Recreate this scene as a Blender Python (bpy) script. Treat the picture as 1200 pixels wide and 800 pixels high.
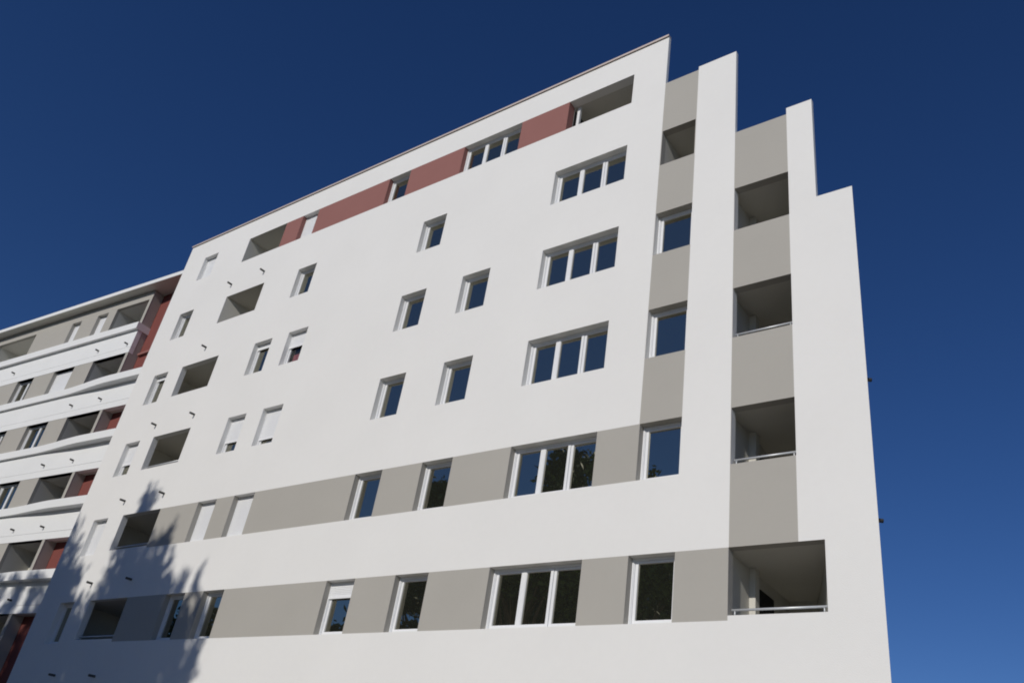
import bpy, bmesh, math, random
from mathutils import Vector, Matrix

random.seed(7)
S = bpy.context.scene
for o in list(bpy.data.objects):
    bpy.data.objects.remove(o, do_unlink=True)
R = math.radians

# ------------------------------------------------------------------ camera
# facade frame: X along the facade (0 at its right corner, negative to the left), Y into the building,
# Z up; Z0 is the height of the lintel of the lowest storey in view
Z0 = 7.28
cam_d = bpy.data.cameras.new('Camera')
cam = bpy.data.objects.new('Camera', cam_d)
S.collection.objects.link(cam)
ax_r = Vector((0.80563045, 0.57439585, 0.14501373))
ax_d = Vector((-0.20870294, 0.50427097, -0.83794622))
ax_f = Vector((-0.55443905, 0.6448102, 0.52613415))
m = Matrix.Identity(4)
for i in range(3):
    m[i][0] = ax_r[i]; m[i][1] = -ax_d[i]; m[i][2] = -ax_f[i]
m.translation = Vector((3.67444, -13.99035, Z0 - 5.63329))
cam.matrix_world = m
cam_d.sensor_fit = 'HORIZONTAL'
cam_d.sensor_width = 36.0
cam_d.lens = 36.0 * 1025.412 / 1200.0
cam_d.clip_start = 0.1
cam_d.clip_end = 5000.0
S.camera = cam

# ------------------------------------------------------------------ sky, sun, exposure
SUN_EL, SUN_AZ = 27.0, 8.0          # azimuth: degrees to the right of the facade's normal
to_sun = Vector((math.sin(R(SUN_AZ)) * math.cos(R(SUN_EL)), -math.cos(R(SUN_AZ)) * math.cos(R(SUN_EL)), math.sin(R(SUN_EL))))
W = bpy.data.worlds.new('World'); S.world = W
W.use_nodes = True
nt = W.node_tree
sky = nt.nodes.new('ShaderNodeTexSky')
sky.sky_type = 'NISHITA'
sky.sun_disc = False
sky.sun_elevation = R(SUN_EL)
sky.sun_rotation = R(180 - SUN_AZ)
sky.altitude = 300
sky.air_density = 0.8
sky.dust_density = 0.0
sky.ozone_density = 4.0
bg = nt.nodes['Background']
hs = nt.nodes.new('ShaderNodeHueSaturation')            # a polarised, deep blue autumn sky
hs.inputs['Saturation'].default_value = 1.19; hs.inputs['Hue'].default_value = 0.512
nt.links.new(sky.outputs[0], hs.inputs['Color'])
nt.links.new(hs.outputs[0], bg.inputs[0])
bg.inputs[1].default_value = 0.064
sun_d = bpy.data.lights.new('Sun', 'SUN')
sun = bpy.data.objects.new('Sun', sun_d); S.collection.objects.link(sun)
sun_d.energy = 2.78
sun_d.angle = R(0.6)
sun_d.color = (1.0, 0.95, 0.875)
sun.rotation_euler = to_sun.to_track_quat('Z', 'Y').to_euler()
sun.location = (0, -40, 60)
S.render.engine = 'CYCLES'; S.cycles.pixel_filter_type = 'BLACKMAN_HARRIS'; S.cycles.filter_width = 1.9
S.view_settings.view_transform = 'Standard'
S.view_settings.look = 'None'
S.view_settings.exposure = 0.0
S.view_settings.gamma = 1.0
S.view_settings.use_curve_mapping = False

# ------------------------------------------------------------------ materials
def mat(name, col, rough=0.8, noise=0.0, nscale=1.5, bump=0.0, bscale=40.0, spec=0.3, metal=0.0):
    mt = bpy.data.materials.new(name); mt.use_nodes = True
    n = mt.node_tree.nodes; l = mt.node_tree.links
    b = n['Principled BSDF']
    b.inputs['Base Color'].default_value = (*col, 1)
    b.inputs['Roughness'].default_value = rough
    b.inputs['Specular IOR Level'].default_value = spec
    b.inputs['Metallic'].default_value = metal
    geo = n.new('ShaderNodeNewGeometry')
    if noise > 0:
        t = n.new('ShaderNodeTexNoise'); t.inputs['Scale'].default_value = nscale; t.inputs['Detail'].default_value = 6
        t2 = n.new('ShaderNodeTexNoise'); t2.inputs['Scale'].default_value = nscale * 14; t2.inputs['Detail'].default_value = 4
        mp = n.new('ShaderNodeMapping'); mp.inputs['Scale'].default_value = (1.0, 1.0, 1.0)
        l.new(geo.outputs['Position'], mp.inputs[0]); l.new(mp.outputs[0], t.inputs['Vector']); l.new(geo.outputs['Position'], t2.inputs['Vector'])
        ad = n.new('ShaderNodeMath'); ad.operation = 'MULTIPLY_ADD'; ad.inputs[1].default_value = 0.35
        l.new(t2.outputs[0], ad.inputs[0]); l.new(t.outputs[0], ad.inputs[2])
        mr = n.new('ShaderNodeMapRange'); mr.inputs['From Min'].default_value = 0.35; mr.inputs['From Max'].default_value = 0.95
        mr.inputs['To Min'].default_value = 1 - noise; mr.inputs['To Max'].default_value = 1 + noise
        l.new(ad.outputs[0], mr.inputs[0])
        mx = n.new('ShaderNodeMix'); mx.data_type = 'RGBA'; mx.blend_type = 'MULTIPLY'; mx.inputs['Factor'].default_value = 1
        mx.inputs['A'].default_value = (*col, 1)
        l.new(mr.outputs[0], mx.inputs['B']); l.new(mx.outputs['Result'], b.inputs['Base Color'])
    if bump > 0:
        t = n.new('ShaderNodeTexNoise'); t.inputs['Scale'].default_value = bscale; t.inputs['Detail'].default_value = 5
        l.new(geo.outputs['Position'], t.inputs['Vector'])
        bp = n.new('ShaderNodeBump'); bp.inputs['Strength'].default_value = bump; bp.inputs['Distance'].default_value = 0.01
        l.new(t.outputs[0], bp.inputs['Height']); l.new(bp.outputs[0], b.inputs['Normal'])
    return mt

WHITE = mat('white_render', (0.785, 0.78, 0.757), 0.9, 0.025, 0.45, 0.4, 60)
WHITE2 = mat('wing_white_render', (0.78, 0.79, 0.785), 0.9, 0.03, 0.7, 0.3, 60)
GREY = mat('grey_render', (0.415, 0.398, 0.360), 0.9, 0.03, 0.8, 0.35, 60)
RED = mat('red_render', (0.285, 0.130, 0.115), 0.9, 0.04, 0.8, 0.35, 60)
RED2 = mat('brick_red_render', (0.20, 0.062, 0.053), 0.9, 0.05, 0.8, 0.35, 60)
ROOM = mat('loggia_plaster', (0.60, 0.585, 0.53), 0.9, 0.04, 0.9, 0.2, 50)
FRAME = mat('white_pvc', (0.80, 0.81, 0.82), 0.35, 0.0, spec=0.5)
LIGHTROOM = mat('loggia_white_plaster', (0.66, 0.65, 0.60), 0.9, 0.03, 0.9, 0.2, 50)
SHUT = mat('shutter_pvc', (0.80, 0.81, 0.82), 0.5, 0.01, 2.0)
METAL = mat('galvanised_rail', (0.62, 0.64, 0.65), 0.4, 0.05, 6.0, spec=0.5, metal=0.3)
COPE = mat('coping_metal', (0.62, 0.53, 0.48), 0.5, 0.05, 1.0, metal=0.2)
SPOUT = mat('dark_spout', (0.075, 0.075, 0.072), 0.6)
JOINT = mat('dark_joint', (0.10, 0.10, 0.10), 0.9)
SOFFIT = mat('roof_soffit', (0.70, 0.69, 0.63), 0.9, 0.04, 0.8)
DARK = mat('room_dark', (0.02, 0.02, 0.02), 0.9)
CURT = mat('red_curtain', (0.33, 0.13, 0.14), 0.9, 0.6, 9.0)
ROOFING = mat('roofing_gravel', (0.33, 0.32, 0.30), 0.95, 0.15, 3.0)

def glass_mat():
    mt = bpy.data.materials.new('window_glass'); mt.use_nodes = True
    n = mt.node_tree.nodes; l = mt.node_tree.links
    b = n['Principled BSDF']
    b.inputs['Base Color'].default_value = (0.019, 0.020, 0.016, 1)
    b.inputs['Roughness'].default_value = 0.0
    b.inputs['IOR'].default_value = 4.2
    b.inputs['Specular Tint'].default_value = (1.0, 0.96, 0.78, 1)
    geo = n.new('ShaderNodeNewGeometry')
    t = n.new('ShaderNodeTexNoise'); t.inputs['Scale'].default_value = 1.1; t.inputs['Detail'].default_value = 1
    l.new(geo.outputs['Position'], t.inputs['Vector'])
    bp = n.new('ShaderNodeBump'); bp.inputs['Strength'].default_value = 0.25; bp.inputs['Distance'].default_value = 0.01
    l.new(t.outputs[0], bp.inputs['Height']); l.new(bp.outputs[0], b.inputs['Normal'])
    return mt
GLASS = glass_mat()

def clear_glass():
    mt = bpy.data.materials.new('clear_glass'); mt.use_nodes = True
    n = mt.node_tree.nodes; l = mt.node_tree.links
    n.remove(n['Principled BSDF'])
    fr = n.new('ShaderNodeFresnel'); fr.inputs[0].default_value = 1.7
    tr = n.new('ShaderNodeBsdfTransparent'); tr.inputs[0].default_value = (0.85, 0.88, 0.88, 1)
    gl = n.new('ShaderNodeBsdfGlossy'); gl.inputs['Roughness'].default_value = 0.0
    mx = n.new('ShaderNodeMixShader')
    l.new(fr.outputs[0], mx.inputs[0]); l.new(tr.outputs[0], mx.inputs[1]); l.new(gl.outputs[0], mx.inputs[2])
    l.new(mx.outputs[0], n['Material Output'].inputs[0])
    return mt
CLEAR = clear_glass()

# ------------------------------------------------------------------ helpers
def PM(u, d, v):                      # main building: u along the facade, d depth into it, v height
    return Vector((u, d, v + Z0))
TH = math.atan(0.07); CT, ST = math.cos(TH), math.sin(TH)
def PW(u, d, v):                      # wing: its front lies a metre behind and a few degrees turned
    return Vector((u - d * ST, 1.0 + 0.07 * (u + 28.5) + d * CT, v + Z0))

def quad(bm, pts, mi=0):
    f = bm.faces.new([bm.verts.new(p) for p in pts]); f.material_index = mi
    return f
def box(bm, F, u0, u1, d0, d1, v0, v1, mi=0):
    c = [bm.verts.new(F(u, d, v)) for u in (u0, u1) for d in (d0, d1) for v in (v0, v1)]
    for ids in ((0, 1, 5, 4), (2, 6, 7, 3), (0, 2, 3, 1), (4, 5, 7, 6), (1, 3, 7, 5), (0, 4, 6, 2)):
        f = bm.faces.new([c[i] for i in ids]); f.material_index = mi
def tube(bm, a, b, r0, r1=None, n=10, cap=True, mi=0):
    r1 = r0 if r1 is None else r1
    ax = (b - a).normalized(); q = ax.orthogonal().normalized(); w = ax.cross(q)
    A = [bm.verts.new(a + (q * math.cos(2 * math.pi * i / n) + w * math.sin(2 * math.pi * i / n)) * r0) for i in range(n)]
    B = [bm.verts.new(b + (q * math.cos(2 * math.pi * i / n) + w * math.sin(2 * math.pi * i / n)) * r1) for i in range(n)]
    for i in range(n):
        f = bm.faces.new((A[i], A[(i + 1) % n], B[(i + 1) % n], B[i])); f.material_index = mi; f.smooth = True
    if cap:
        bm.faces.new(A[::-1]).material_index = mi; bm.faces.new(B).material_index = mi
def obj(name, bm, mats, parent=None, label=None, fix=True):
    if fix:
        bmesh.ops.recalc_face_normals(bm, faces=bm.faces)
    me = bpy.data.meshes.new(name); bm.to_mesh(me); bm.free()
    for x in (mats if isinstance(mats, (list, tuple)) else [mats]):
        me.materials.append(x)
    o = bpy.data.objects.new(name, me); S.collection.objects.link(o)
    if parent: o.parent = parent
    if label: o['label'] = label
    return o
def thing(name, label, cat, group=None):
    o = bpy.data.objects.new(name, None); S.collection.objects.link(o)
    o['label'] = label; o['category'] = cat
    if group: o['group'] = group
    return o
def nb(): return bmesh.new()
def islands(name, bm, mats, parent, labels=None):
    """every separate painted panel becomes a part of its own"""
    bmesh.ops.remove_doubles(bm, verts=bm.verts, dist=0.0005)
    bm.faces.ensure_lookup_table()
    seen = set(); k = 0
    for f0 in list(bm.faces):
        if f0 in seen: continue
        stack = [f0]; seen.add(f0); grp = []
        while stack:
            f = stack.pop(); grp.append(f)
            for e in f.edges:
                for g in e.link_faces:
                    if g not in seen: seen.add(g); stack.append(g)
        b2 = nb(); mp = {}
        for f in grp:
            vs = []
            for v in f.verts:
                if v not in mp: mp[v] = b2.verts.new(v.co)
                vs.append(mp[v])
            b2.faces.new(vs)
        obj(name, b2, mats, parent, labels)
    bm.free()

# ------------------------------------------------------------------ ground
bm = nb()
quad(bm, [Vector((-2500, -2500, 0)), Vector((2500, -2500, 0)), Vector((2500, 2500, 0)), Vector((-2500, 2500, 0))])
g = obj('ground', bm, mat('pale_paving', (0.23, 0.205, 0.165), 0.95, 0.12, 0.5, 0.3, 25))
g['kind'] = 'structure'

# ------------------------------------------------------------------ shared builders
def window(parent, F, u0, u1, v0, v1, panes=1, shut=0.0, curtain=False, label=None, two=False):
    """frame with its sashes; children: pane, roller_shutter"""
    bm = nb()
    fd0, fd1 = 0.185, 0.285
    t = 0.045
    e = 0.004                                           # keeps the frame off the reveal's faces
    a0, a1, b0, b1 = u0 + e, u1 - e, v0 + e, v1 - e
    # outer fixed frame, butted
    box(bm, F, a0, a0 + t, fd0, fd1, b0, b1); box(bm, F, a1 - t, a1, fd0, fd1, b0, b1)
    box(bm, F, a0 + t, a1 - t, fd0, fd1, b1 - t, b1); box(bm, F, a0 + t, a1 - t, fd0, fd1, b0, b0 + t)
    # shutter guide rails standing a little proud at both sides
    box(bm, F, a0, a0 + 0.03, fd0 - 0.022, fd0 - 0.002, b0, b1); box(bm, F, a1 - 0.03, a1, fd0 - 0.022, fd0 - 0.002, b0, b1)
    gl = nb()
    W_ = (a1 - a0 - 2 * t)
    k = panes
    g = 0.008
    st = 0.066 if panes == 3 else 0.062
    for i in range(k):
        s0 = a0 + t + W_ * i / k + g * (0.5 if i else 0.6); s1 = a0 + t + W_ * (i + 1) / k - g * 0.5
        c0, c1 = b0 + t + g * .6, b1 - t - g * .6
        so = fd0 + 0.016 + (0.012 if (panes == 3 and i == 2) else 0)
        box(bm, F, s0, s0 + st, so, so + 0.06, c0, c1); box(bm, F, s1 - st, s1, so, so + 0.06, c0, c1)
        box(bm, F, s0 + st, s1 - st, so, so + 0.06, c1 - 0.048, c1); box(bm, F, s0 + st, s1 - st, so, so + 0.06, c0, c0 + st)
        gd = so + 0.032
        tl = random.uniform(-0.0015, 0.0015)
        quad(gl, [F(s0 + st, gd, c0 + st), F(s1 - st, gd + tl, c0 + st), F(s1 - st, gd + tl, c1 - 0.048), F(s0 + st, gd, c1 - 0.048)])
        if panes == 3 and i == 1:                        # meeting stile with its cover strip
            box(bm, F, s0 - g * 0.5 - 0.054, s0 - g * 0.5 + 0.054, so - 0.008, so - 0.001, c0, c1)
    w = obj('window', bm, FRAME, parent, label)
    obj('pane', gl, CLEAR if curtain else GLASS, w)
    # closed backing, so that no light gets behind the glass
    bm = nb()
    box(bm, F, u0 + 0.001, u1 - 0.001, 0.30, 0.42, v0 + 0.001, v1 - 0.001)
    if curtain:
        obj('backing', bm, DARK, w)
        bm = nb()
        n = 24
        ring = []
        for i in range(n + 1):
            uu = u0 + 0.24 + 0.52 * i / n
            dd = 0.281 + 0.009 * math.sin(i * 1.7)
            ring.append((bm.verts.new(F(uu, dd, v0 + 0.06)), bm.verts.new(F(uu, dd, v0 + 0.50))))
        for i in range(n):
            bm.faces.new((ring[i][0], ring[i + 1][0], ring[i + 1][1], ring[i][1]))
        obj('curtain', bm, CURT, w)
    else:
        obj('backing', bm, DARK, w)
    if shut > 0:
        bm = nb()
        vb = v1 - (v1 - v0) * min(shut, 0.985)
        z = v1 - 0.004
        sh = 0.042
        while z - sh > vb + 0.05:
            # each slat a shallow chamfered strip
            x0, x1 = a0 + 0.031, a1 - 0.031
            pr = [(0.183, z), (0.1755, z - 0.003), (0.1735, z - sh * 0.5), (0.1755, z - sh + 0.003), (0.180, z - sh + 0.001)]
            A = [bm.verts.new(F(x0, d, v)) for d, v in pr]; B = [bm.verts.new(F(x1, d, v)) for d, v in pr]
            for i in range(4):
                bm.faces.new((A[i], A[i + 1], B[i + 1], B[i]))
            z -= sh
        box(bm, F, a0 + 0.031, a1 - 0.031, 0.160, 0.183, vb, z - 0.001)
        obj('roller_shutter', bm, SHUT, w)
    return w

def room(parent, F, u0, u1, v0, v1, depth, d0=0.2, exl=0.0, exr=0.0, drop=1.0, splay=0.0, m=None, label=None, rback=None):
    bm = nb()
    a0, a1, f0 = u0 - exl, u1 + exr, v0 - drop
    b0 = a0 + splay
    b1 = a1 if rback is None else rback
    # left, right, back, ceiling, floor
    quad(bm, [F(a0, d0, f0), F(b0, depth, f0), F(b0, depth, v1), F(a0, d0, v1)])
    quad(bm, [F(a1, d0, f0), F(b1, depth, f0), F(b1, depth, v1), F(a1, d0, v1)])
    quad(bm, [F(b0, depth, f0), F(b1, depth, f0), F(b1, depth, v1), F(b0, depth, v1)])
    quad(bm, [F(a0, d0, v1), F(a1, d0, v1), F(b1, depth, v1), F(b0, depth, v1)])
    quad(bm, [F(a0, d0, f0), F(a1, d0, f0), F(b1, depth, f0), F(b0, depth, f0)])
    # inner face of the front wall round the opening
    if drop > 0:
        quad(bm, [F(a0, d0, f0), F(a1, d0, f0), F(a1, d0, v0), F(a0, d0, v0)])
    if exl > 0: quad(bm, [F(a0, d0, v0), F(u0, d0, v0), F(u0, d0, v1), F(a0, d0, v1)])
    if exr > 0: quad(bm, [F(u1, d0, v0), F(a1, d0, v0), F(a1, d0, v1), F(u1, d0, v1)])
    return obj('loggia', bm, m or ROOM, parent, label)

def railing(parent, F, u0, u1, v0, h=0.115, d=0.10):
    bm = nb()
    a, b = F(u0 + 0.03, d, v0 + h), F(u1 - 0.03, d, v0 + h)
    tube(bm, a, b, 0.021)
    n = 2
    for t in (0.035, 0.965):
        p = a.lerp(b, t); tube(bm, Vector((p.x, p.y, p.z - h - 0.004)), Vector((p.x, p.y, p.z)), 0.013, n=8)
    return obj('railing', bm, METAL, parent)

def spout(parent, F, u, v, L=0.19, nrm=None):
    bm = nb()
    a = F(u, 0.02, v); b = F(u, -L, v - 0.012)
    if nrm is not None: b = a + nrm * (L + 0.02)
    n = 12
    ax = (b - a).normalized(); q = ax.orthogonal().normalized(); w = ax.cross(q)
    rr = [(a, 0.036), (b, 0.036), (b, 0.028), (a.lerp(b, 0.45), 0.028)]
    rings = [[bm.verts.new(c + (q * math.cos(2 * math.pi * i / n) + w * math.sin(2 * math.pi * i / n)) * r) for i in range(n)] for c, r in rr]
    for j in range(3):
        for i in range(n):
            f = bm.faces.new((rings[j][i], rings[j][(i + 1) % n], rings[j + 1][(i + 1) % n], rings[j + 1][i])); f.smooth = True
    bm.faces.new(rings[3])
    obj('drain_spout', bm, SPOUT, parent)

def facade(F, us, vs, holes, cls, reveal_cls=None):
    """front faces by class (None = outside); holes get reveals. returns {cls: bm}"""
    us = sorted(set(us) | {h[0] for h in holes} | {h[1] for h in holes})
    vs = sorted(set(vs) | {h[2] for h in holes} | {h[3] for h in holes})
    out = {}
    def gb(c):
        if c not in out: out[c] = nb()
        return out[c]
    def inhole(u, v):
        for h in holes:
            if h[0] < u < h[1] and h[2] < v < h[3]: return h
        return None
    for i in range(len(us) - 1):
        for j in range(len(vs) - 1):
            if us[i + 1] - us[i] < 1e-6 or vs[j + 1] - vs[j] < 1e-6: continue
            uc, vc = (us[i] + us[i + 1]) / 2, (vs[j] + vs[j + 1]) / 2
            if inhole(uc, vc): continue
            c = cls(uc, vc)
            if c is None: continue
            quad(gb(c), [F(us[i], 0, vs[j]), F(us[i + 1], 0, vs[j]), F(us[i + 1], 0, vs[j + 1]), F(us[i], 0, vs[j + 1])])
    e = 0.01
    for (u0, u1, v0, v1, dep) in holes:
        vm, um = (v0 + v1) / 2, (u0 + u1) / 2
        cl = cls(u0 - e, vm) or 'wall'; cr = cls(u1 + e, vm) or 'wall'
        ct = cls(um, v1 + e) or 'wall'; cb = cls(um, v0 - e) or 'wall'
        quad(gb(cl), [F(u0, 0, v0), F(u0, dep, v0), F(u0, dep, v1), F(u0, 0, v1)])
        quad(gb(cr), [F(u1, 0, v0), F(u1, 0, v1), F(u1, dep, v1), F(u1, dep, v0)])
        quad(gb(ct), [F(u0, 0, v1), F(u0, dep, v1), F(u1, dep, v1), F(u1, 0, v1)])
        quad(gb(cb), [F(u0, 0, v0), F(u1, 0, v0), F(u1, dep, v0), F(u0, dep, v0)])
    return out

# ------------------------------------------------------------------ main building
B = thing('apartment_building', 'tall white stepped apartment building with grey and red painted bands, nearest to the camera', 'apartment building')
VT = dict(A=14.0, B=11.26, C=8.48, D=5.67, E=2.81, F=0.01)
VB = dict(A=12.845, B=10.045, C=7.22, D=4.39, E=1.545, F=-1.275)
LB = dict(A=12.855, B=10.07, C=7.25, D=4.43, E=1.615, F=-1.19)     # loggia sills
TRI = (-7.84, -5.57); NR = (-10.53, -9.56); NL = (-12.84, -11.87)
PR = (-17.80, -16.87); PL = (-19.52, -18.62); LW = (-25.32, -24.45)
C1 = (-4.55, -3.60); C2 = (-2.555, -1.315)
win = [  # row, u0, u1, panes, shutter, curtain, label
    ('A', -11.68, -9.43, 3, 0, 0), ('A', -14.95, -13.99, 1, 0, 0), ('A', -19.31, -18.45, 1, 1, 0), ('A', -25.21, -24.33, 1, 1, 0),
    ('B', *TRI, 3, 0, 0), ('B', -12.71, -11.77, 1, 0, 0), ('B', -18.46, -17.54, 1, 0, 0), ('B', *LW, 1, 0, 0),
    ('C', *TRI, 3, 0, 0), ('C', *NR, 1, 0, 0), ('C', *NL, 1, 0, 0), ('C', *PR, 1, 0.44, 1), ('C', *PL, 1, 0.17, 0), ('C', *LW, 1, 0.15, 0), ('C', *C1, 1, 0, 0),
    ('D', *TRI, 3, 0, 0), ('D', *NR, 1, 0, 0), ('D', *NL, 1, 0, 0), ('D', *PR, 1, 0.80, 0), ('D', *PL, 1, 0.67, 0), ('D', *LW, 1, 0.63, 0), ('D', *C1, 1, 0, 0),
    ('E', *TRI, 3, 0, 0), ('E', *NR, 1, 0, 0), ('E', *NL, 1, 0, 0), ('E', *PR, 1, 1, 0), ('E', *PL, 1, 1, 0), ('E', *LW, 1, 1, 0), ('E', *C1, 1, 0, 0),
    ('F', -4.58, -3.61, 1, 0, 0), ('F', -7.89, -5.61, 3, 0, 0), ('F', -10.60, -9.60, 1, 0, 0), ('F', -12.87, -11.90, 1, 0.31, 0),
    ('F', -17.75, -16.84, 1, 0, 0), ('F', -19.50, -18.58, 1, 0, 0), ('F', -25.27, -24.42, 1, 0, 0),
]
# row, u0, u1, depth, widen left, widen right, splay, railing, kind
log = [
    ('A', -7.72, -5.58, 2.0, 0, 0.05, 0, 0, 'R'), ('A', -22.38, -20.22, 1.9, 0, 0.3, 0, 0, ''),
    ('B', -22.44, -20.30, 1.7, 0, 0.3, 0.25, 0, ''), ('B', -4.54, -3.62, 1.7, 0, 0.25, 0, 0, ''),
    ('C', -23.58, -21.48, 1.9, 0.9, 0.3, 0, 0, 'L'), ('C', *C2, 2.3, 0.10, 0.35, 0, 0, 'P'),
    ('D', -23.63, -21.52, 1.9, 0.9, 0.3, 0, 1, 'L'), ('D', *C2, 3.0, 0.10, 0.6, 0, 1, 'P'),
    ('E', -23.57, -21.47, 1.9, 0.9, 0.3, 0, 1, 'L'), ('E', *C2, 3.0, 0.10, 0.6, 0, 1, 'P'),
    ('F', -23.52, -21.43, 1.9, 0.9, 0.3, 0, 1, 'L'), ('F', -2.57, -0.875, 3.1, 0.07, 0.0, 0, 1, 'P'),
]
def jd(l): return 0.27 if l[8] == 'R' else (0.03 if (l[0] in 'AB' and l[1] < -15) else 0.2)
holes = [(w[1], w[2], VB[w[0]], VT[w[0]], 0.30) for w in win] + [(l[1], l[2], LB[l[0]], VT[l[0]], jd(l)) for l in log]
UL = -26.57
def top(u):
    if u < -4.56: return 15.0
    if u < -3.60: return 13.07
    if u < -2.565: return 13.19
    if u < -1.32: return 10.27
    if u < -0.735: return 10.47
    return 7.515
def cls(u, v):
    if u < UL or u > 0 or v > top(u) or v < -Z0: return None
    if VB['A'] < v < VT['A'] and -20.22 < u < -7.72: return 'red'
    if VB['E'] < v < VT['E'] and -21.47 < u < -4.55: return 'bandE'
    if VB['F'] < v < VT['F'] and -21.43 < u < -2.57: return 'bandF'
    if -4.56 < u < -3.60 and v > VB['E']: return 'col1'
    if -2.565 < u < -1.32 and v > VT['F']: return 'col2'
    return 'wall'
bms = facade(PM, [UL, -20.22, -7.72, -21.47, -4.55, -21.43, -2.57, -4.56, -3.60, -2.565, -1.32, -0.735, 0.0],
             [-Z0, 15.0, 13.07, 13.19, 10.27, 10.47, 7.515] + list(VB.values()) + list(VT.values()), holes, cls)
bw = bms['wall']
# thickness of the free-standing parapets (seen against the sky) and their rear faces
TK = 0.11
for (ue, v0, v1) in ((-4.56, 13.07, 15.0), (-2.565, 10.27, 13.19), (-0.735, 7.515, 10.47)):
    quad(bw, [PM(ue, 0, v0), PM(ue, TK, v0), PM(ue, TK, v1), PM(ue, 0, v1)])
for (ue, v0, v1) in ((-3.60, 13.07, 13.19), (-1.32, 10.27, 10.47)):
    quad(bw, [PM(ue, 0, v0), PM(ue, TK, v0), PM(ue, TK, v1), PM(ue, 0, v1)])
seg = [(UL, -4.56, 15.0), (-4.56, -3.60, 13.07), (-3.60, -2.565, 13.19), (-2.565, -1.32, 10.27), (-1.32, -0.735, 10.47), (-0.735, -0.0, 7.515)]
floors = [14.55, 12.15, 12.15, 9.45, 9.45, 6.65]
for (a, b, t), fl in zip(seg, floors):
    bb = b if b < 0 else -TK * 0.65
    quad(bw, [PM(a, 0, t), PM(b, 0, t), PM(bb, TK, t), PM(a, TK, t)])
    quad(bw, [PM(a, TK, fl - 0.1), PM(bb, TK, fl - 0.1), PM(bb, TK, t), PM(a, TK, t)])
# flanks: the corner is acute, so the end walls run back out of sight
SL, DB = -0.65, 13.0
def flank(u, v0, v1, d0=TK):
    quad(bw, [PM(u, d0, v0), PM(u + SL * (DB - d0), DB, v0), PM(u + SL * (DB - d0), DB, v1), PM(u, d0, v1)])
flank(0.0, -Z0, 7.515, 0.0); flank(-0.735, 6.6, 9.45); flank(-2.565, 9.4, 12.15); flank(-4.56, 12.1, 14.55)
quad(bw, [PM(UL, 0, -Z0), PM(UL, DB, -Z0), PM(UL, DB, 15.0), PM(UL, 0, 15.0)])
quad(bw, [PM(UL, DB, -Z0), PM(SL * DB, DB, -Z0), PM(SL * DB, DB, 6.65), PM(UL, DB, 6.65)])
quad(bw, [PM(UL, DB, 6.65), PM(-4.56 + SL * DB, DB, 6.65), PM(-4.56 + SL * DB, DB, 14.55), PM(UL, DB, 14.55)])
obj('wall', bw, WHITE, B, 'white rendered wall')
islands('painted_panel', bms['red'], RED, B, 'dark red painted panel below the roof')
islands('painted_panel', bms['bandE'], GREY, B, 'grey painted panel of the upper grey band')
islands('painted_panel', bms['bandF'], GREY, B, 'grey painted panel of the lowest grey band')
for k, d in (('col1', 'narrow column with square windows'), ('col2', 'wide column of open loggias')):
    bmx = bms[k]
    islands('painted_panel', bmx, GREY, B, 'grey painted panel of the ' + d)
# roof terraces and the metal coping of the highest parapet
bm = nb()
def roofq(a, b, fl):
    quad(bm, [PM(a, TK, fl), PM(b, TK, fl), PM(b + SL * (DB - TK), DB, fl), PM(a if a <= UL else a + SL * (DB - TK), DB, fl)])
roofq(UL, -4.56, 14.55); roofq(-4.56, -2.565, 12.15); roofq(-2.565, -0.735, 9.45); roofq(-0.735, -0.07, 6.65)
obj('roof', bm, ROOFING, B)
bm = nb()
box(bm, PM, UL - 0.03, -4.555, -0.045, TK, 15.004, 15.040)
box(bm, PM, UL - 0.03, -4.555, -0.045, -0.035, 14.975, 15.004)
obj('coping', bm, COPE, B)
for (row, u0, u1, p, sh, cu) in win:
    window(B, PM, u0, u1, VB[row], VT[row], p, sh, bool(cu),
           'window with its white roller shutter fully closed' if sh == 1 else ('window with its white roller shutter partly lowered' if sh else None))
for (row, u0, u1, dep, xl, xr, spl, rail, kind) in log:
    ue = {'A': -4.56, 'B': -2.565, 'C': -0.735}.get(row, 0.0)
    rb = ue + SL * dep - 0.06 if u0 > -10 else None
    r = room(B, PM, u0, u1, LB[row], VT[row], dep, jd((row, u0, u1, 0, 0, 0, 0, 0, kind)), xl, xr, 1.0, spl, rback=rb, m=LIGHTROOM if (row == 'A' and u0 < -15) else None)
    if kind == 'R':
        bm = nb(); box(bm, PM, u0 + 0.10, u0 + 0.19, 0.30, 0.38, LB[row] - 1.0, VT[row] - 0.004)
        obj('post', bm, FRAME, r)
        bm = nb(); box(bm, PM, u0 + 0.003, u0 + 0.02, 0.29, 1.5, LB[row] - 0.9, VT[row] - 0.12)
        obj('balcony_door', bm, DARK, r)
    if kind == 'P':
        bm = nb(); box(bm, PM, u0 - xl + 0.002, u0 + 0.05, 1.08, 1.26, LB[row] - 0.998, VT[row] - 0.002)
        obj('pilaster', bm, ROOM, r)
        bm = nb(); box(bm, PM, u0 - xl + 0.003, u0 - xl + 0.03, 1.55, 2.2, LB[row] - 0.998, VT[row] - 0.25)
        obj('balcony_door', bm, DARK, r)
    if rail: railing(r, PM, u0, u1, LB[row])
for (u, v) in ((-20.56, 11.84), (-22.43, 11.82), (-22.50, 9.05), (-21.59, 6.166), (-23.79, 6.154), (-21.60, 3.33), (-23.81, 3.33),
               (-21.61, 0.56), (-23.79, 0.56), (-21.60, -2.24), (-23.81, -2.22)):
    spout(B, PM, u, v)
nflank = Vector((1, -SL, 0)).normalized()
for v in (3.05, 0.36):
    spout(B, lambda u, d, vv: PM(-0.14, 0.21, vv), 0, v, 0.14, nrm=nflank)

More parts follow.
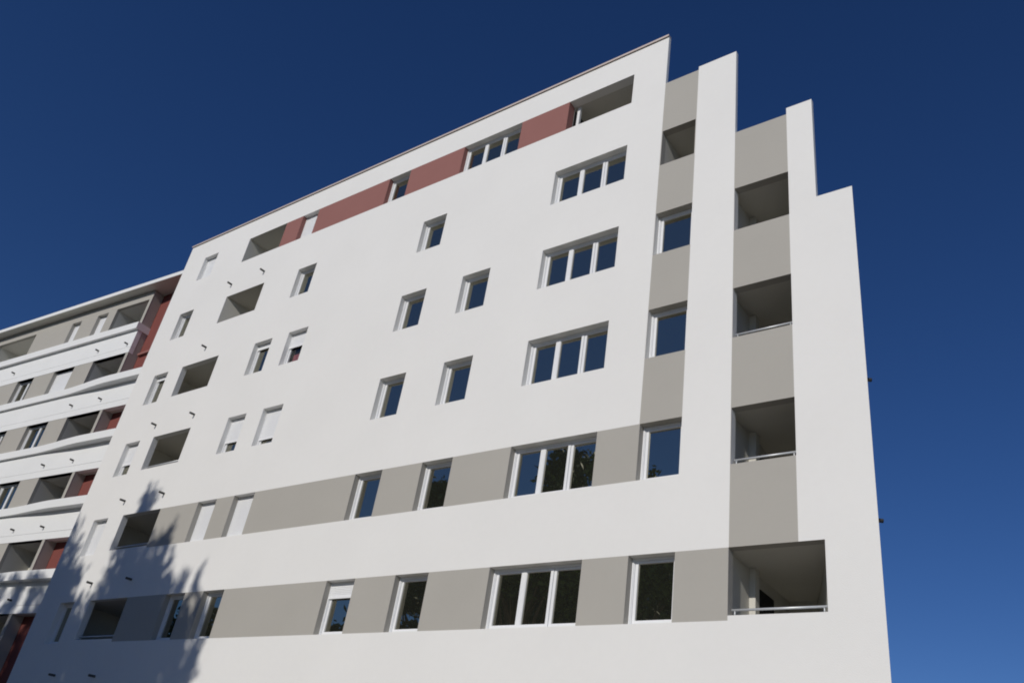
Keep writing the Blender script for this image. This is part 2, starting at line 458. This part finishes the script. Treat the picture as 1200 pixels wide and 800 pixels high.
# ------------------------------------------------------------------ wing, set back on the left
G = thing('apartment_wing', 'striped white and grey block with ledged balcony bands, behind the white building on the left', 'apartment building')
LT = [14.02, 11.22, 8.44, 5.67, 2.90, 0.11]         # lintels, storeys A to F
WL = -52.0
wings = {  # windows: u0, u1, panes, shutter
    0: [(-36.14, -35.40, 1, 1.0), (-34.13, -33.32, 1, 1.0), (-46.2, -45.0, 2, 0.0)],
    1: [(-38.65, -37.28, 2, 0.0), (-35.65, -34.08, 2, 1.0), (-44.2, -42.8, 2, 0.5)],
    2: [(-38.65, -37.31, 2, 0.0), (-35.70, -34.07, 2, 0.0), (-44.2, -42.8, 2, 0.0)],
    3: [(-38.65, -37.31, 2, 0.6), (-35.70, -34.06, 2, 0.0), (-44.2, -42.8, 2, 1.0)],
    4: [(-38.65, -37.31, 2, 0.0), (-35.70, -34.06, 2, 0.4), (-44.2, -42.8, 2, 0.0)],
    5: [(-38.65, -37.31, 2, 0.0), (-35.70, -34.06, 2, 0.0), (-44.2, -42.8, 2, 0.0)],
}
LOGW = (-32.70, -30.40)
holes_w = []
for r in range(6):
    vb = LT[r] - 1.36
    for (a, b, p, sh) in wings[r]: holes_w.append((a, b, vb, LT[r] - (0.03 if r == 0 else 0.0), 0.30))
    holes_w.append((*LOGW, vb, LT[r], 0.14))
holes_w.append((-42.6, -39.21, LT[0] - 1.36, LT[0] + 0.02, 0.14))
def clsw(u, v):
    if u < WL or u > -30.22: return None
    if v > 14.46 or v < -Z0: return None
    for r in range(6):
        if LT[r] - 1.36 < v < (LT[r] if r else 14.47): return 'grey'
    return 'white'
bmw = facade(PW, [WL, -30.22, -39.21, -42.6] + list(LOGW), [-Z0, 14.46] + LT + [x - 1.36 for x in LT], holes_w, clsw)
# spandrel bands: white slabs standing 30 mm proud in two pieces with a shadow joint, ending at the gap or running to the main building
for r in range(5):
    ue = -30.22 if r == 0 else -26.60
    lo = LT[r + 1]; hi = LT[r] - 1.365
    box(bmw['white'], PW, WL, ue, -0.012, 0.20, lo + 0.0, lo + 0.285)
    box(bmw['white'], PW, WL, ue, -0.012, 0.20, lo + 0.297, hi - 0.17)
bmj = nb()
for r in range(5):
    ue = -30.22 if r == 0 else -26.60
    box(bmj, PW, WL, ue - 0.01, 0.003, 0.19, LT[r + 1] + 0.285, LT[r + 1] + 0.297)
obj('wall', bmw['white'], WHITE2, G, 'white rendered spandrel bands')
islands('painted_panel', bmw['grey'], GREY, G)
obj('shadow_joint', bmj, JOINT, G)
# ledges: they overhang more towards the right end, in a soft curve
def smooth(x): x = max(0.0, min(1.0, x)); return x * x * (3 - 2 * x)
for r in range(5):
    bm = nb()
    s = LT[r + 1] + 1.14; t = LT[r + 1] + 1.47
    ue = -30.18 if r == 0 else -26.60
    n = 48
    secs = []
    for i in range(n + 1):
        u = WL + (ue - WL) * (i / n) ** 0.55 if False else (WL if i == 0 else -36.0 + (ue + 36.0) * (i - 1) / (n - 1))
        d = 0.13 + (0.03 if r == 0 else 0.19 * smooth((u + 33.8) / 3.6))
        secs.append([bm.verts.new(PW(u, dd, v)) for dd, v in ((-d, s), (-d, t), (0.10 if r else 0.5, t), (0.10 if r else 0.5, s))])
    for i in range(n):
        for j in range(4):
            bm.faces.new((secs[i][j], secs[i][(j + 1) % 4], secs[i + 1][(j + 1) % 4], secs[i + 1][j]))
    bm.faces.new(secs[0]); bm.faces.new(secs[-1][::-1])
    obj('balcony_ledge', bm, WHITE2, G)
# roof slab with a pale edge and a grey soffit
bm = nb()
box(bm, PW, WL, -26.60, -0.40, 9.0, 14.50, 14.64)
for f in bm.faces:
    pass
o = obj('roof', bm, [SOFFIT, WHITE2], G, 'flat roof slab with a white edge')
for p in o.data.polygons:
    if abs(p.normal.z) < 0.5: p.material_index = 1
bm = nb()
box(bm, PW, WL, -26.60, -0.425, -0.402, 14.49, 14.68)
obj('roof_edge', bm, WHITE2, G)
for r in range(6):
    vb = LT[r] - 1.36
    for (a, b, p, sh) in wings[r]:
        window(G, PW, a, b, vb, LT[r] - (0.03 if r == 0 else 0.0), p, sh, False,
               'window with its white roller shutter fully closed' if sh == 1 else None)
    rm = room(G, PW, LOGW[0], LOGW[1], vb, LT[r], 1.15, 0.14, 0, 0.0, 0.9, m=LIGHTROOM if r < 2 else None)
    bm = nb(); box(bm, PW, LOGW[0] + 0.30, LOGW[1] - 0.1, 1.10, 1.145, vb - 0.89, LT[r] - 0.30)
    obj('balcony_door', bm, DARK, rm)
room(G, PW, -42.6, -39.21, LT[0] - 1.36, LT[0] + 0.02, 1.3, 0.14, 0, 0.0, 0.9, m=LIGHTROOM)
# end pier of the loggias
bm = nb()
box(bm, PW, -30.385, -30.225, 0.004, 0.47, -Z0, 14.45)
obj('end_pier', bm, GREY, G)
# recessed red wall in the gap, with the balcony slabs that run to the main building
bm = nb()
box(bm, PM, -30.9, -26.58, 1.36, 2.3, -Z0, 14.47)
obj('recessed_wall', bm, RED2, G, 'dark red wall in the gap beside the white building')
for r in range(1, 6):
    bm = nb()
    if r == 1: box(bm, PM, -30.15, -26.60, 1.24, 1.355, LT[r] + 0.02, LT[r] + 0.12)
    else: box(bm, PW, -30.21, -26.62, 0.21, 0.42, LT[r] + 0.02, LT[r] + 0.24)
    obj('balcony_slab', bm, RED if r == 1 else ROOM, G)
# rest of the block behind
bm = nb()
box(bm, PW, WL, -30.24, 1.42, 9.0, -Z0, 14.48)
quad(bm, [PW(WL, 0, -Z0), PW(WL, 1.42, -Z0), PW(WL, 1.42, 14.46), PW(WL, 0, 14.46)])
obj('rear_wall', bm, GREY, G)
for (u, v) in ((-32.65, 11.75), (-30.55, 11.69), (-39.37, 11.80), (-32.68, 8.98), (-30.65, 8.98), (-32.70, 6.20), (-30.69, 6.20),
               (-32.72, 3.42), (-30.66, 3.40), (-30.64, 0.60), (-39.37, 8.98)):
    spout(G, PW, u, v, 0.17)

# ------------------------------------------------------------------ trees on the street side (they shade the wall and mirror in the panes)
def leaf_mat(name, c):
    mt = mat(name, c, 0.6, 0.0, spec=0.25)
    n = mt.node_tree.nodes; l = mt.node_tree.links
    b = n['Principled BSDF']
    geo = n.new('ShaderNodeNewGeometry')
    ramp = n.new('ShaderNodeMix'); ramp.data_type = 'RGBA'
    ramp.inputs['A'].default_value = (c[0] * 0.7, c[1] * 0.7, c[2] * 0.7, 1); ramp.inputs['B'].default_value = (c[0] * 1.4, c[1] * 1.35, c[2] * 1.2, 1)
    l.new(geo.outputs['Random Per Island'], ramp.inputs['Factor']); l.new(ramp.outputs['Result'], b.inputs['Base Color'])
    return mt
LEAF = leaf_mat('green_leaves', (0.05, 0.085, 0.025)); LEAF2 = leaf_mat('dark_green_leaves', (0.04, 0.07, 0.025))
BARK = mat('bark', (0.11, 0.085, 0.06), 0.95, 0.3, 4.0, 0.8, 18)

def leaf(bm, p, s):
    a = Vector((random.gauss(0, 1), random.gauss(0, 1), random.gauss(0, 1))).normalized()
    q = a.orthogonal().normalized(); q.rotate(Matrix.Rotation(random.uniform(0, 6.28), 3, a)); w = a.cross(q)
    bm.faces.new([bm.verts.new(p + x) for x in (-q * s, w * s * 0.5 , q * s, -w * s * 0.5)])
def tree(name, label, base, h, clumps, leafm, nleaf, size, group):
    t = thing(name, label, 'tree', group)
    t.location = base
    bm = nb()
    tr = [Vector((0, 0, -0.1)), Vector((0.1, 0.05, h * 0.18)), Vector((-0.05, 0.1, h * 0.36)), Vector((0.1, 0.0, h * 0.6)), Vector((0.0, 0.0, h * 0.86))]
    rd = [0.34, 0.26, 0.21, 0.13, 0.03]
    for i in range(4): tube(bm, tr[i], tr[i + 1], rd[i], rd[i + 1], 10, False)
    for (c, r) in clumps:
        lc = c - base
        k = max(0.12, min(0.72, lc.z / h * 0.72 - 0.1 + random.uniform(-0.05, 0.05)))
        i = 0
        while i < 3 and tr[i + 1].z < k * h: i += 1
        f = (k * h - tr[i].z) / (tr[i + 1].z - tr[i].z)
        st = tr[i].lerp(tr[i + 1], max(0, min(1, f)))
        md = st.lerp(lc, 0.55) + Vector((0, 0, -0.25))
        tube(bm, st, md, 0.085, 0.05, 7, False); tube(bm, md, lc, 0.05, 0.015, 7, False)
    obj('trunk', bm, BARK, t)
    bm = nb()
    tot = sum(r[0] * r[1] * r[2] for c, r in clumps)
    for (c, r) in clumps:
        lc = c - base
        n = int(nleaf * (r[0] * r[1] * r[2]) / tot) + 20
        for _ in range(n):
            while True:
                x = Vector((random.uniform(-1, 1), random.uniform(-1, 1), random.uniform(-1, 1)))
                if x.length < 1: break
            if random.random() < 0.22: x = x * random.uniform(1.05, 1.6)      # loose outer twigs
            leaf(bm, lc + Vector((x.x * r[0], x.y * r[1], x.z * r[2])), size * random.uniform(0.6, 1.35))
    obj('crown', bm, leafm, t, fix=False)
    return t

def from_shadow(u, v, y):             # the point at distance y in front of the facade that shades (u, v)
    k = y / -to_sun.y
    return Vector((u + to_sun.x * k, -y, v + Z0 + to_sun.z * k))

# near tree: upright branches
def crown_from(spec, y):
    out = []
    for (u, v, ru, rv) in spec:
        n = 1
        yy = y + random.uniform(-1.6, 1.6)
        out.append((from_shadow(u, v, yy), (ru, ru * 1.3, rv)))
    return out
spec1 = [(-22.35, 2.95, 0.45, 0.6), (-22.5, 2.0, 0.6, 0.7), (-21.2, 0.0, 1.4, 0.8), (-22.6, 0.6, 0.7, 0.6), (-20.4, -1.2, 1.4, 0.8), (-22.2, -1.4, 1.4, 0.8), (-22.6, 2.7, 0.35, 0.95), (-22.1, 2.3, 0.3, 0.8), (-22.9, 1.6, 0.5, 0.9), (-22.0, 1.3, 0.7, 0.9), (-20.5, 1.55, 0.35, 0.7), (-21.0, 0.9, 0.8, 0.8),
         (-21.9, 0.3, 1.0, 0.8), (-20.2, 0.2, 0.7, 0.8), (-18.2, 0.35, 0.16, 0.55), (-18.9, 0.1, 0.25, 0.6), (-19.6, -0.6, 0.9, 0.7), (-18.2, -0.9, 0.8, 0.6),
         (-21.3, -0.7, 1.2, 0.9), (-23.0, -0.6, 1.0, 0.9), (-19.0, -1.9, 1.3, 0.9), (-21.3, -2.2, 1.6, 1.1), (-17.7, -2.1, 0.7, 0.7), (-23.6, -2.3, 1.4, 1.1),
         (-20.0, -3.6, 1.9, 1.2), (-22.5, -4.2, 2.0, 1.3), (-18.3, -3.6, 1.3, 1.0), (-17.2, -1.4, 0.22, 0.4)]
spec2 = [(-28.6, 1.35, 0.35, 0.35), (-29.3, 1.4, 0.45, 0.35), (-30.4, 1.45, 0.45, 0.35), (-31.6, 1.3, 0.5, 0.35), (-32.8, 1.0, 0.6, 0.5), (-32.9, 0.1, 0.7, 0.6), (-28.0, 0.3, 0.4, 0.6), (-26.6, 1.6, 0.5, 1.2), (-25.6, 0.6, 0.7, 0.7), (-26.0, -0.6, 1.2, 0.8), (-24.6, -1.5, 1.2, 0.8), (-30.3, 0.9, 0.3, 0.4), (-29.4, 0.8, 0.25, 0.3), (-26.7, 2.3, 0.4, 0.9), (-26.2, 1.2, 0.6, 1.0), (-25.3, 0.3, 0.8, 0.8), (-26.5, 0.0, 1.0, 1.0), (-24.5, -0.5, 0.6, 0.7), (-25.5, -1.2, 1.1, 0.9),
         (-27.5, -0.6, 0.9, 0.8), (-28.8, 0.4, 0.5, 0.6), (-29.6, -0.2, 0.8, 0.6), (-30.8, 0.5, 0.5, 0.5), (-31.3, -0.6, 0.9, 0.7), (-27.0, -2.0, 1.5, 1.0), (-29.4, -1.7, 1.4, 0.9),
         (-25.0, -2.6, 1.3, 1.0), (-31.5, -2.4, 1.2, 0.9), (-27.5, -3.6, 2.0, 1.2), (-25.2, -4.2, 1.7, 1.2), (-30.0, -3.6, 1.6, 1.1)]
tree('broadleaf_tree', 'leafy green tree casting its shadow on the lower left of the white facade', Vector((-18.2, -22.0, 0)), 20.5, crown_from(spec1, 22.0), LEAF, 16000, 0.18, 'street trees facing the building')
tree('broadleaf_tree', 'leafy green tree casting its shadow on the left corner and the grey wing', Vector((-24.6, -22.5, 0)), 20.2, crown_from(spec2, 22.5), LEAF, 16000, 0.18, 'street trees facing the building')
# farther row, dark in the lowest window panes
far = [(-13.5, -33.0, 19.6), (-19.5, -31.0, 20.6), (-25.5, -33.0, 21.4), (-31.0, -30.5, 20.2), (-36.5, -32.5, 21.2), (-40.2, -34.5, 21.6),
       (-43.4, -31.5, 19.6), (-63.5, -31.0, 19.8), (-70.0, -32.0, 20.4)]
names = ['%s tree from the right in the far row mirrored in the lowest windows' % q for q in
         ('first', 'second', 'third', 'fourth', 'fifth', 'sixth', 'seventh', 'eighth', 'ninth')]
for (x, y, h), lb in zip(far, names):
    cl = []
    for i in range(30):
        zf = random.uniform(0.10, 0.93)
        rr = 3.6 * math.sin(math.pi * min(1, (zf - 0.1) * 0.95 + 0.12)) + 0.4
        a = random.uniform(0, 6.28); q = rr * math.sqrt(random.random())
        s = random.uniform(1.0, 1.7) * (1.0 if zf < 0.75 else 0.75)
        cl.append((Vector((x + q * math.cos(a), y + q * math.sin(a), zf * h)), (s, s, s * 0.9)))
    tree('broadleaf_tree', lb, Vector((x, y, 0)), h, cl, LEAF2, 12000, 0.27, 'street trees facing the building')

# two very tall trees beyond, mirrored in the panes of the upper grey band
for (x, y, h, hw, lb) in ((-33.4, -38.0, 33.4, 3.3, 'very tall tree with a pointed crown, mirrored in the upper grey band'),
                          (-45.5, -38.5, 31.8, 4.6, 'very tall broad tree, mirrored in the single windows of the upper grey band')):
    cl = []
    for i in range(46):
        zf = random.uniform(0.3, 0.965)
        rr = hw * min(1.0, (1.02 - zf) * 3.2 + 0.12)
        a = random.uniform(0, 6.28); q = rr * math.sqrt(random.random()) * 0.85
        sz = random.uniform(0.8, 1.5)
        cl.append((Vector((x + q * math.cos(a), y + q * math.sin(a), zf * h)), (sz, sz, sz * 1.1)))
    if x > -40:
        for i in range(12):
            cl.append((Vector((x - 3.0 - random.uniform(0, 4.5), y + random.uniform(-1.5, 1.5), random.uniform(20.0, 28.3))), (1.5, 1.5, 1.3)))
    tree('broadleaf_tree', lb, Vector((x, y, 0)), h, cl, LEAF2, 20000, 0.27, 'street trees facing the building')
